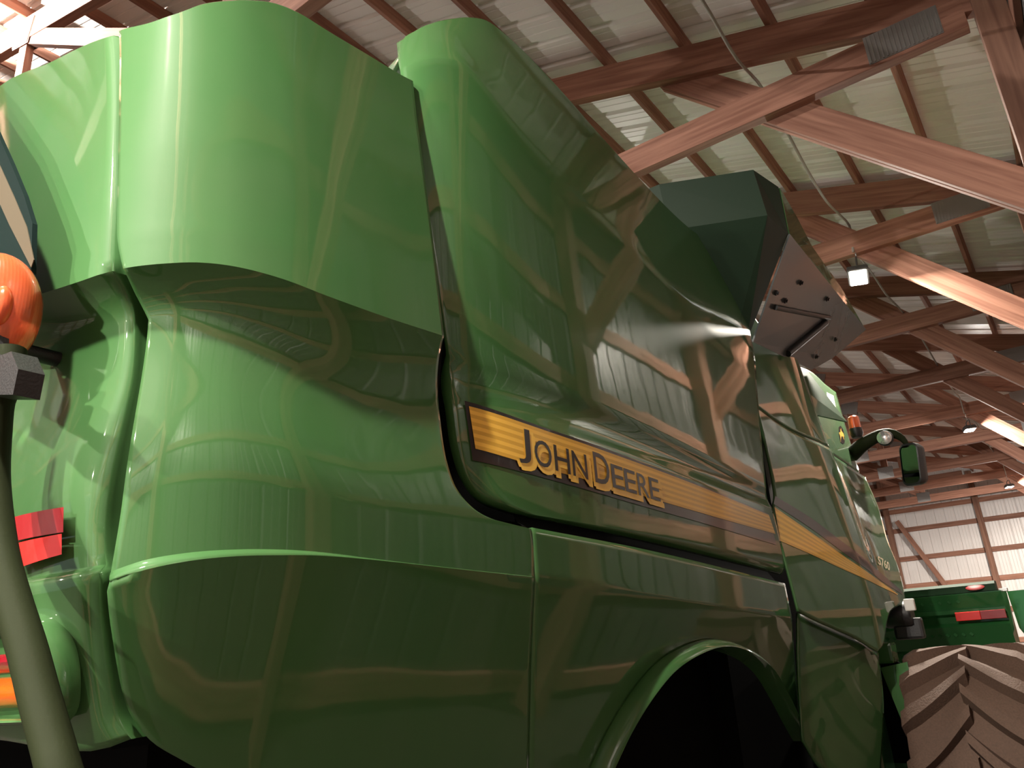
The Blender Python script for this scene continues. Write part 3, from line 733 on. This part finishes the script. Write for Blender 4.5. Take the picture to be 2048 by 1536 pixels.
# lettering
def glyph_mesh(ch, bold=0.):
    cu = bpy.data.curves.new('g', 'FONT'); cu.body = ch; cu.size = 1; cu.resolution_u = 4; cu.offset = bold; cu.fill_mode = 'FRONT'
    o = bpy.data.objects.new('g', cu); COL.objects.link(o)
    dg = bpy.context.evaluated_depsgraph_get(); me = bpy.data.meshes.new_from_object(o.evaluated_get(dg))
    bpy.data.objects.remove(o); bpy.data.curves.remove(cu)
    bm = bmesh.new(); bm.from_mesh(me); bmesh.ops.triangulate(bm, faces=bm.faces)
    bmesh.ops.subdivide_edges(bm, edges=[e for e in bm.edges if e.calc_length() > .3], cuts=2); bm.to_mesh(me); bm.free()
    return me
def base_z(s): return lerp(.6215, .5908, (s - .59) / (1.54 - .59))
def place_glyph(ch, s0, s1, zb, zt, plan, off, mat, bold=0., shift=(0, 0), name='letter', skew=0.):
    ref = glyph_mesh(ch); X = [q.co.x for q in ref.vertices]; Y = [q.co.y for q in ref.vertices]
    x0, x1, y0, y1 = min(X), max(X), min(Y), max(Y); bpy.data.meshes.remove(ref)
    me = glyph_mesh(ch, bold)
    co = np.array([q.co[:] for q in me.vertices])
    fx = (co[:, 0] - x0) / (x1 - x0); fy = (co[:, 1] - y0) / (y1 - y0)
    S = s0 + (s1 - s0) * fx + shift[0] + skew * fy
    Z = lerp(zb(S), zt(S), fy) + shift[1]
    P = plan.at(S, Z, off(S, Z) if callable(off) else np.full(len(S), off))
    for q, p in zip(me.vertices, P): q.co = p
    return part(name, me, mat)
LETTERS = [(g[0], g[1], g[2], .122 if g[0] in 'JD' else .097) for g in DATA['glyphs']]
for ch, s0, s1, hh in LETTERS:
    b0 = lambda S, ch=ch: base_z(S) - (.004 if ch == 'J' else 0)
    t0 = lambda S, hh=hh: base_z(S) + hh
    for k in range(5):
        if k == 4:
            place_glyph(ch, s0, s1, b0, t0, PC, -.0035, 'letter_yellow', .035, (.004 + .0036 * k, -.0052 * k), 'letter_shade')
    # solid drop shade: several steps joined by size
    place_glyph(ch, s0, s1, b0, t0, PC, -.0025, 'letter_yellow', .045, (.008, -.010), 'letter_shade')
    g_ = (s1 - s0) * .07; place_glyph(ch, s0 + g_, s1 - g_, b0, t0, PC, -.0055, 'decal_black', .006, (0, 0), 'letter')

# front shield with the model number
fr = DATA['front']
def sst(x): x = np.clip(x, 0, 1); return x * x * (3 - 2 * x)
def od(s, z): return .11 * np.maximum(0, (z - .1) / 1.1)**1.25 + .05 * sst((s - 1.70) / .25) * np.maximum(0, z - .25)
def ou(s, z): return .11 * np.maximum(0, (z - .1) / 1.1)**1.25 + .015 + .04 * sst((s - 1.70) / .25) + .12 * sst((s - 1.88) / .14) * np.maximum(0, z - 1.1)
G = coons(fr['T'], fr['Bo'], fr['L'], fr['R'], 80, 60)
solid(part('front_shield', grids_mesh([PD.at(G[..., 0], G[..., 1], od(G[..., 0], G[..., 1]))]), 'green_paint', 30), .014)
def stripD(t0, t1, lift, **k):
    return strip(PD, t0, t1, lambda q, z: od(q, z) - lift, **k)
stripD(fr['k0'], fr['k1'], .002, name='decal_border', mat='decal_black', nv=4, label='black pinstripe above the yellow point')
stripD(fr['y0'], fr['y1'], .003, name='decal_stripe', mat='decal_yellow', label='yellow stripe tapering to a point')
G = coons(fr['LT'], fr['LB'], fr['LL'], fr['LR'], 40, 30); u, v = uvw(G)
solid(part('lower_shield', grids_mesh([PD.at(G[..., 0], G[..., 1], .06 + .06 * v)]), 'green_paint', 30), .014)
G = coons(fr['UT'], fr['UB'], fr['UL'], fr['UR'], 60, 40)
solid(part('tank_side_panel', grids_mesh([PD.at(G[..., 0], G[..., 1], ou(G[..., 0], G[..., 1]))]), 'green_paint', 30), .014)
bl, br, tl, tr = [np.array(p) for p in fr['txt']]
wd = (br[0] - bl[0]) / 4
for i, ch in enumerate('S760'):
    place_glyph(ch, bl[0] + wd * (i + .06), bl[0] + wd * (i + .90), lambda S: lerp(bl[1], br[1], (S - bl[0]) / (br[0] - bl[0])), lambda S: lerp(bl[1], br[1], (S - bl[0]) / (br[0] - bl[0])) + (tl[1] - bl[1]) * .95, PD, lambda q, z: od(q, z) - .006, 'text_tan', .02, name='letter', skew=(tl[0] - bl[0]))
# small leaping-animal badge and a sticker on the tank panel
badge = [(0, .55), (.10, .62), (.22, .60), (.34, .70), (.30, .86), (.42, .78), (.50, .95), (.52, .75), (.66, .70), (.86, .62), (1, .40), (.88, .46), (.80, .40), (.90, .20), (.76, .30), (.66, .42), (.48, .40), (.34, .30), (.16, .0), (.22, .30), (.12, .44)]
def flat_badge(pts, quad, lift, mat, name):
    q = [np.array(p) for p in quad]       # corners: low rear, low front, high front, high rear
    S = [lerp(lerp(q[0], q[1], p[0]), lerp(q[3], q[2], p[0]), p[1]) for p in pts]
    S = np.array(S)
    return part(name, mesh_from(PD.at(S[:, 0], S[:, 1], ou(S[:, 0], S[:, 1]) - lift), [tuple(range(len(pts)))]), mat)
SQ = [(0, 0), (1, 0), (1, 1), (0, 1)]
flat_badge([(.02, .5), (.1, .95), (.5, 1.08), (.95, .9), (1.05, .45), (.95, .1), (.6, -.05), (.2, .02)], fr['bd'], .002, 'decal_black', 'badge')
flat_badge(badge, fr['bd'], .004, 'decal_yellow', 'badge_emblem')
stripU = lambda q, **k: strip(PD, [q[3], q[2]], [q[0], q[1]], lambda q, z: ou(q, z) - .014, n=10, nv=6, **k)
stripU(fr['sk'], name='sticker', mat='white_label', label='white sticker')

# reflectors on the tailgate
for k, mt in (('a', 'dark_red'), ('b', 'bright_red')):
    r = DATA['refl'][k]
    top = [r[0], r[1]]; bot = [r[3], r[2]]
    strip(PB, top, bot, .006, n=14, nv=4, name='reflector', mat=mt, label='dark red reflector' if k == 'a' else 'bright red reflector')

# tail lamp in its moulded bezel
bz = DATA['bezel']
def closed(l, cs_):
    r = cr(l, 26); m_ = r[::-1].copy(); m_[:, 0] = 2 * cs_ - m_[:, 0]
    return np.vstack([r, m_])
csz = 2.60
out, inn = closed(bz['o'], csz), closed(bz['i'], csz)
rows = []
for f_, o_ in ((0, .03), (.08, .0), (.25, -.022), (.5, -.034), (.75, -.028), (.93, -.006), (1, .012), (1.04, .05), (1.1, .075)):
    q = out * (1 - f_) + inn * f_; q = np.vstack([q, q[:1]])
    rows.append(PB.at(q[:, 0], q[:, 1], np.full(len(q), o_)))
part('lamp_bezel', grids_mesh([np.array(rows)]), 'green_paint', 60)
def inner_patch(fz0, fz1, o_, mat, name, grow=1.0, lab=None):
    z0, z1 = inn[:, 1].min(), inn[:, 1].max()
    za, zb_ = lerp(z0, z1, fz0), lerp(z0, z1, fz1)
    smax = inn[:, 0].max(); n = 24
    rows = []
    for zz, bl in np.array([(za, .012), (lerp(za, zb_, .12), -.0), (lerp(za, zb_, .5), -.012), (lerp(za, zb_, .88), -.0), (zb_, .012)]):
        S = np.linspace(2 * csz - smax + .035, smax - .035, n)
        bul = np.concatenate([[.012, .003], np.zeros(n - 4), [.003, .012]])
        rows.append(PB.at(S, np.full(n, zz), o_ + bl + bul))
    return solid(part(name, grids_mesh([np.array(rows[::-1])]), mat, 60, label=lab), .02)
part('lamp_recess', mesh_from(PB.at(inn[:, 0], inn[:, 1], np.full(len(inn), .07)), [tuple(range(len(inn)))]), 'black_plastic')
inner_patch(.50, .80, .035, 'red_lens', 'tail_lens', lab='red lens')
inner_patch(.10, .48, .035, 'orange_lens', 'signal_lens', lab='orange lens')

# swing-out warning lamp arm behind the tailgate
ar = DATA['arm']
tube = up(ar['tube']) + [(.70, 1.30, EYE - .26), (.95, 1.42, EYE - .34)]
part('lamp_arm', sweep([tuple(p) for p in cr(tube, 60)], .032, 16), 'arm_green', 60, label='curved olive green tube')
BRK = part('lamp_bracket', slab(up(ar['brk']), .05, (-1, 0, 0)), 'black_plastic')
PLT = part('sign_plate', slab(up(ar['plate']), .012, (-1, 0, 0)), 'sign_dark')
part('sign_reflection', slab(up(ar['band']), .002, (-1, 0, 0)), 'tan_reflection', parent=PLT, label='tan reflection painted on the dark sign plate')  # reflection of the timber drawn as a thin tan sheet
part('plate_mount', sweep([(.60, 2.02, EYE + .80), (.86, 2.02, EYE + .80)], .02, 10), 'black_plastic', 40)
lc, lr, lt_, lb = [Vector(p) for p in up(ar['lens'])]
sh_ = (lc - lr) * .68
hw = (lr - lc).length * .62; hh = (lt_ - lb).length / 2 * .96
prof = []
for k in range(13):
    a_ = math.pi / 2 * k / 12
    prof.append((hw * math.sin(a_)**.8, -hw * .8 * math.cos(a_)**.8 if k < 12 else 0))
prof += [(hw * .96, .02), (hw * .90, .03)]
ax = Vector((-.55, -.83, 0)).normalized()
me = lathe([(r, -q) for r, q in prof], 40, ax)
me.transform(Matrix.Translation(lc + sh_) @ Matrix.Rotation(.10, 4, 'X') @ Matrix.Diagonal((1, 1, hh / hw, 1)))
LNS = part('warning_lens', me, 'amber_lens', 60, label='amber warning lens')
me = lathe([(0, .03), (.012, .028), (.020, .016), (.023, 0), (.023, -.02)], 20, (-.2, -1, 0)); me.transform(Matrix.Translation(lc + sh_ + Vector((-.01, -.072, -.01))) @ Matrix.Diagonal((1, 1, 2.2, 1)))
part('lens_boss', me, 'amber_lens', 50, parent=LNS)

# grain tank extension
K = .9455          # the extension stands a little lower than the roof lamps
def tk(pts): return up([(p[0] * K, p[1] * K, p[2] * K) for p in pts])
rimt = tk([(4.60, 2.6, 3.10), (4.60, 1.79, 3.10), (4.89, 1.20, 3.10), (5.17, 1.118, 3.06)])
rimb = tk([(4.66, 2.6, 2.75), (4.66, 1.79, 2.75), (4.95, 1.18, 2.75), (5.30, 1.145, 2.74)])
def wallstrip(tp, bt, mat, name, th=.012, label=None):
    G = np.array([tp, bt]); o = part(name, grids_mesh([G]), mat, label=label); solid(o, th); return o
wallstrip(rimt, rimb, 'tank_green', 'tank_rim')
foot = up([(5.0, 2.6, 1.95), (5.0, 1.9, 1.95), (5.06, 1.60, 1.95), (5.12, 1.53, 1.95)])
wallstrip(rimb, foot, 'tank_green', 'tank_extension')
side = tk([(5.30, 1.145, 2.74), (6.1, 1.155, 2.75), (6.9, 1.16, 2.75), (7.77, 1.165, 2.75)]) + up([(6.85, 1.34, 2.25), (6.45, 1.445, 2.063), (5.14, 1.50, 1.95)])
side = [Vector(p) for p in side]
part('tank_flap', plate3(side[::-1], .012), 'tank_grey', label='grey metal flap')
sr = tk([(5.19, 1.112, 3.06), (5.65, 1.13, 3.02), (6.0, 1.14, 2.93), (6.9, 1.15, 2.90), (7.45, 1.155, 2.80), (7.77, 1.163, 2.755), (5.31, 1.140, 2.745)])
part('tank_side_rim', plate3(sr, .012), 'green_paint')
def onflap(f, g):
    a_ = lerp(Vector(side[0]), Vector(side[3]), f); b_ = lerp(Vector(side[6]), Vector(side[5]), f)
    return lerp(a_, b_, g) + Vector((0, -.02, -.015))
part('strut', sweep([onflap(.08, .62), onflap(.62, .30)], .02, 10), 'black_plastic', 40)
part('strut', sweep([onflap(.62, .38), onflap(.48, .95)], .028, 10), 'black_plastic', 40)
def bolt(p, nrm=(0, -1, -.6)):
    me = lathe([(0, .012), (.011, .012), (.011, 0), (.02, 0), (.02, -.01)], 8, nrm); me.transform(Matrix.Translation(p)); part('bolt', me, 'black_plastic')
for f_, g_ in ((.22, .25), (.05, .5), (.16, .5), (.85, .45), (.85, .8), (.5, .15)): bolt(onflap(f_, g_))
part('hopper_wall', plate3(up([(5.1, 1.66, 2.06), (6.45, 1.47, 2.06), (6.6, 1.28, 1.60), (5.0, 1.55, 1.5)]), .012), 'dark_green_paint')

# front drive wheel (outer tyre), tread lugs one by one
def drive_wheel(cx, cy, cz, R, W, flip=1):
    tp = [(R * .52, -W * .36), (R * .60, -W * .42), (R * .74, -W * .47), (R * .86, -W * .475), (R * .875, -W * .44), (R * .893, -W * .30), (R * .90, 0), (R * .893, W * .30), (R * .875, W * .44), (R * .86, W * .475), (R * .74, W * .47), (R * .60, W * .42), (R * .52, W * .36)]
    me = lathe([(r, q) for r, q in tp], 72, (0, 1, 0), (cx, cy, cz + EYE))
    ty = part('drive_tyre', me, 'rubber', 40)
    loc = Vector((cx, cy, cz + EYE)) - OFFC
    # one lug bar: arc from the centre line out to the shoulder
    n = 12; meL = {}
    for sd in (-1, 1):
        verts = []; faces = []
        for i in range(n + 1):
            f = i / n
            yy = sd * lerp(-.02, W * .485, f); ang = lerp(0, .44, f) + .05 * math.sin(f * 3.14)
            bw = lerp(.036, .052, f) / R
            rb = R * (.885 if f < .75 else lerp(.885, .83, (f - .75) / .25)); rt = R * lerp(1.0, .992, f) if f < .85 else R * lerp(.992, .955, (f - .85) / .15)
            for (r_, da) in ((rb, -bw * 1.6), (rt, -bw), (rt, bw), (rb, bw * 1.6)):
                a_ = ang + da
                verts.append((r_ * math.cos(a_), yy, r_ * math.sin(a_)))
        for i in range(n):
            for k in range(3):
                q = i * 4 + k; faces.append((q, q + 1, q + 5, q + 4))
        faces.append((0, 1, 2, 3)); faces.append((n * 4 + 3, n * 4 + 2, n * 4 + 1, n * 4))
        me = mesh_from(verts, faces); bm = bmesh.new(); bm.from_mesh(me); bmesh.ops.recalc_face_normals(bm, faces=bm.faces); bm.to_mesh(me); bm.free()
        me.materials.append(MATS['rubber'])
        for p in me.polygons: p.use_smooth = True
        me.set_sharp_from_angle(angle=math.radians(35))
        meL[sd] = me
    N = 16
    for k in range(N):
        for sd in (-1, 1):
            o = bpy.data.objects.new('tread_lug', meL[sd]); COL.objects.link(o); o.parent = ty
            a_ = 2 * math.pi * (k + (.5 if sd > 0 else 0)) / N
            # turn about the axle; lug trails downward from the centre at the rear of the wheel
            M = Matrix.Translation(loc) @ Matrix.Rotation(a_, 4, 'Y')
            o.matrix_basis = M
    rim = lathe([(R * .54, -W * .36), (R * .50, -W * .30), (R * .46, -W * .12), (R * .20, -W * .10), (R * .18, -W * .16), (0, -W * .16), (0, W * .1), (R * .46, W * .12), (R * .54, W * .36)], 40, (0, 1, 0), (cx, cy, cz + EYE))
    part('wheel_rim', rim, 'letter_yellow', 30)
    return ty
drive_wheel(6.55, .82, -.98, .82, .80)
drive_wheel(6.55, 4.98, -.98, .82, .80)
part('axle', sweep(up([(6.55, .95, -.98), (6.55, 4.9, -.98)]), .12, 16), 'dark_green_paint', 40)
# steering wheels sit low and deep in the arch
def steer_wheel(cx, cy, R, W):
    tp = [(R * .5, -W * .38), (R * .75, -W * .5), (R * .93, -W * .47), (R, -W * .3), (R, W * .3), (R * .93, W * .47), (R * .75, W * .5), (R * .5, W * .38)]
    part('steer_tyre', lathe(tp, 56, (0, 1, 0), (cx, cy, R)), 'rubber', 40)
    part('wheel_rim', lathe([(R * .52, -W * .38), (R * .3, -W * .1), (0, -W * .1), (0, W * .1), (R * .52, W * .38)], 32, (0, 1, 0), (cx, cy, R)), 'letter_yellow', 30)
steer_wheel(3.55, 2.12, .62, .45)
steer_wheel(3.55, 3.9, .62, .45)
part('axle', sweep([(3.55, 2.2, .62), (3.55, 3.8, .62)], .10, 12), 'black_plastic', 40)
# black core added behind the panels to stop light leaks, plus frame beams
bm = bmesh.new()
bm_box(bm, (3.7, 3.1, EYE + 1.25), (5.2, 2.3, 1.3)); bm_box(bm, (1.9, 3.0, EYE + .5), (1.7, 2.1, 1.3)); bm_box(bm, (5.6, 3.0, EYE - .1), (1.8, 2.3, 1.9))
bm_box(bm, (3.6, 2.35, EYE - .10), (4.6, .10, .22)); bm_box(bm, (3.6, 3.7, EYE - .10), (4.6, .10, .22)); bm_box(bm, (3.5, 3.0, EYE - .45), (.3, 1.5, .7))
bm_box(bm, (2.0, 3.0, EYE - .3), (1.6, 1.9, .5))
part('blackout_core', bm_mesh(bm), 'black_gap')
part('arch_shade_sheet', slab(up([(2.0, 1.98, .25), (5.6, 1.98, .25), (5.6, 1.98, -1.05), (2.0, 1.98, -1.05)]), .03, (0, 1, 0)), 'black_gap')  # black sheet standing in for the shade inside the wheel arch

# cab with its roof-side lights and mirror
bm = bmesh.new(); bm_box(bm, (7.35, 3.0, EYE + .75), (1.5, 2.0, 1.7), None, .06); part('cab', bm_mesh(bm), 'black_plastic', 40)
bm = bmesh.new(); bm_box(bm, (7.35, 3.0, EYE + 1.66), (1.75, 2.3, .16), None, .06); part('cab_roof', bm_mesh(bm), 'green_paint', 40)
X0 = 6.9
arm = up([(X0 + .25, 1.55, 1.36), (X0 + .1, 1.36, 1.42), (X0, 1.25, 1.455), (X0, 1.12, 1.50), (X0, 1.02, 1.50), (X0 + .02, .95, 1.44), (X0 + .03, .93, 1.38)])
part('light_bar', sweep([tuple(p) for p in cr(arm, 24)], list(np.concatenate([np.linspace(.075, .05, 16), np.linspace(.05, .018, 8)])), 14), 'arm_green', 50, label='grey-green curved bracket')
me = lathe([(0, .16), (.030, .155), (.045, .14), (.048, .10), (.050, .045)], 28); me.transform(Matrix.Translation((X0, 1.285, 1.555 + EYE))); part('beacon_lens', me, 'amber_lens', 40, label='amber beacon')
me = lathe([(0, .045), (.052, .045), (.054, .0), (.040, -.035), (0, -.035)], 28); me.transform(Matrix.Translation((X0, 1.285, 1.555 + EYE))); part('beacon_base', me, 'black_plastic', 40)
me = lathe([(0, -.05), (.045, -.048), (.060, -.03), (.064, 0), (.05, .05), (.02, .08), (0, .08)], 32, (1, 0, 0)); me.transform(Matrix.Translation((X0 - .06, 1.065, 1.455 + EYE))); WL = part('work_light', me, 'black_plastic', 40)
me = lathe([(0, -.055), (.040, -.053), (.057, -.040), (.057, -.03), (0, -.03)], 32, (1, 0, 0)); me.transform(Matrix.Translation((X0 - .062, 1.065, 1.455 + EYE))); part('work_light_lens', me, 'clear_lens', 40, parent=WL)
def rrect(w_, h_, r, n=6):
    pts = []
    for cx, cy, a0 in ((w_ / 2 - r, h_ / 2 - r, 0), (-w_ / 2 + r, h_ / 2 - r, 90), (-w_ / 2 + r, -h_ / 2 + r, 180), (w_ / 2 - r, -h_ / 2 + r, 270)):
        for k in range(n + 1):
            a_ = math.radians(a0 + 90 * k / n); pts.append((cx + r * math.cos(a_), cy + r * math.sin(a_)))
    return pts
MM = Matrix.Translation((X0 - .05, .935, 1.215 + EYE)) @ Matrix.Rotation(.10, 4, 'X') @ Matrix.Rotation(-.55, 4, 'Z')
rings = []
for sc, x_ in ((.90, 0), (1.0, .004), (1.0, .05), (.92, .09), (.7, .11), (.2, .115)):
    rings.append([(x_, sc * p[0], sc * p[1]) for p in rrect(.175, .34, .05)])
nr = len(rings[0]); verts = [p for r in rings for p in r]
faces = [(i * nr + k, (i + 1) * nr + k, (i + 1) * nr + (k + 1) % nr, i * nr + (k + 1) % nr) for i in range(len(rings) - 1) for k in range(nr)]
me = mesh_from(verts, faces + [tuple(range((len(rings) - 1) * nr, len(rings) * nr))]); me.transform(MM); MH = part('mirror_housing', me, 'black_plastic', 50)
me = mesh_from([(.006, .90 * p[0], .90 * p[1]) for p in rrect(.175, .34, .05)], [tuple(range(nr))[::-1]]); me.transform(MM); part('mirror_glass', me, 'mirror_glass', parent=MH)
# bits around the front fender
boxobj('fender_marker', Vector((6.45, 1.10, .135 + EYE)) - OFFC, (.05, .07, .085), 'white_label', CB, .01)
me = lathe([(0, -.10), (.085, -.10), (.095, -.08), (.095, .08), (.085, .10), (0, .10)], 28, (0, 1, 0)); me.transform(Matrix.Translation((6.60, 1.22, .075 + EYE))); part('hose_guide', me, 'black_plastic', 40)
boxobj('hose_clamp', Vector((6.62, 1.17, -.03 + EYE)) - OFFC, (.10, .20, .15), 'black_plastic', CB, .02)
part('dark_backing', slab(up([(6.45, 1.75, .0), (6.45, 1.17, -.3), (6.45, 1.17, -1.5), (6.45, 1.75, -1.5)]), .03, (1, 0, 0)), 'black_gap')  # black plate added to keep the space behind the step dark
part('step_plate', slab(up([(6.12, 1.32, -.27), (6.12, 1.14, -.24), (6.12, 1.14, -1.0), (6.12, 1.19, -.95)]), .02, (1, 0, 0)), 'green_paint')
boxobj('frame_box', Vector((6.3, 1.32, -.18 + EYE)) - OFFC, (.2, .16, .14), 'green_paint', CB, .02)
boxobj('frame_rail', Vector((6.0, 1.42, -.55 + EYE)) - OFFC, (.3, .12, .9), 'dark_green_paint', CB, .02)

# ------------------------------------------------------------------ harvesting header in front of the machine
HD = empty('harvester_header', (8.5, 3.4, 0))
tag(HD, 'dark green harvesting header with red reflector strip beyond the drive tyre', 'header')
OFFC = Vector(HD.location)
def hpart(name, me, mat, smooth=None, label=None): return part(name, me, mat, smooth, HD, label)
def profile_y(prof, y0, y1):
    n = len(prof); verts = [(x, y0, z + EYE) for x, z in prof] + [(x, y1, z + EYE) for x, z in prof]
    faces = [(i, i + 1, n + i + 1, n + i) for i in range(n - 1)] + [tuple(range(n)), tuple(range(2 * n - 1, n - 1, -1))]
    faces.append((n - 1, 0, n, 2 * n - 1))
    me = mesh_from(verts, faces); bm = bmesh.new(); bm.from_mesh(me); bmesh.ops.recalc_face_normals(bm, faces=bm.faces); bm.to_mesh(me); bm.free(); return me
hpart('rear_frame', profile_y([(8.60, .24), (8.36, .235), (8.36, .225), (8.39, .10), (8.36, .095), (8.36, .06), (8.42, .04), (8.42, -.02), (8.38, -.05), (8.48, -.24), (8.52, -.26), (8.52, -.45), (8.9, -.6), (8.9, .24)], .66, 6.1), 'header_green')
hpart('top_tube', profile_y([(8.62, .24), (8.42, .24), (8.41, .30), (8.45, .325), (8.62, .325)], .70, 6.1), 'tank_green')
for i in range(12):
    bm = bmesh.new(); bm_box(bm, (8.372, 1.02 + i * .075, EYE + .165), (.012, .028, .02), Matrix.Rotation(.78, 3, 'X')); hpart('stud', bm_mesh(bm), 'header_green')
for i in range(14):
    bm = bmesh.new(); bm_box(bm, (8.415, .98 + i * .065, EYE - .12), (.014, .03, .022), Matrix.Rotation(.78, 3, 'X')); hpart('stud', bm_mesh(bm), 'header_green')
bm = bmesh.new(); bm_box(bm, (8.335, .965, EYE + .035), (.015, .20, .075), None, .004); hpart('reflector', bm_mesh(bm), 'bright_red', label='bright red half of the reflector strip')
bm = bmesh.new(); bm_box(bm, (8.335, .765, EYE + .035), (.015, .20, .075), None, .004); hpart('reflector', bm_mesh(bm), 'dark_red', label='crimson half of the reflector strip')
me = lathe([(0, .02), (.05, .018), (.075, .008), (.08, 0), (0, 0)], 28, (-.5, 0, 1)); me.transform(Matrix.Translation((8.42, .86, EYE + .285)) @ Matrix.Diagonal((.7, 1, .9, 1))); hpart('marker_lamp', me, 'lamp_red', 40, label='round red lamp')
hpart('end_shield', slab(up([(8.95, .66, .235), (8.95, .25, .24), (8.95, -.1, .22), (8.95, -.1, -.4), (8.95, .50, -.4), (8.95, .64, -.1)]), .04, (1, 0, 0)), 'header_green')
boxobj('latch', Vector((8.55, .655, EYE + .24)) - OFFC, (.06, .07, .03), 'silver', HD, .005)
hpart('skid_leg', sweep([(8.8, 1.2, EYE - .5), (8.8, 1.2, .0)], .05, 10), 'header_green', 40)
hpart('skid_leg', sweep([(8.8, 5.4, EYE - .5), (8.8, 5.4, .0)], .05, 10), 'header_green', 40)
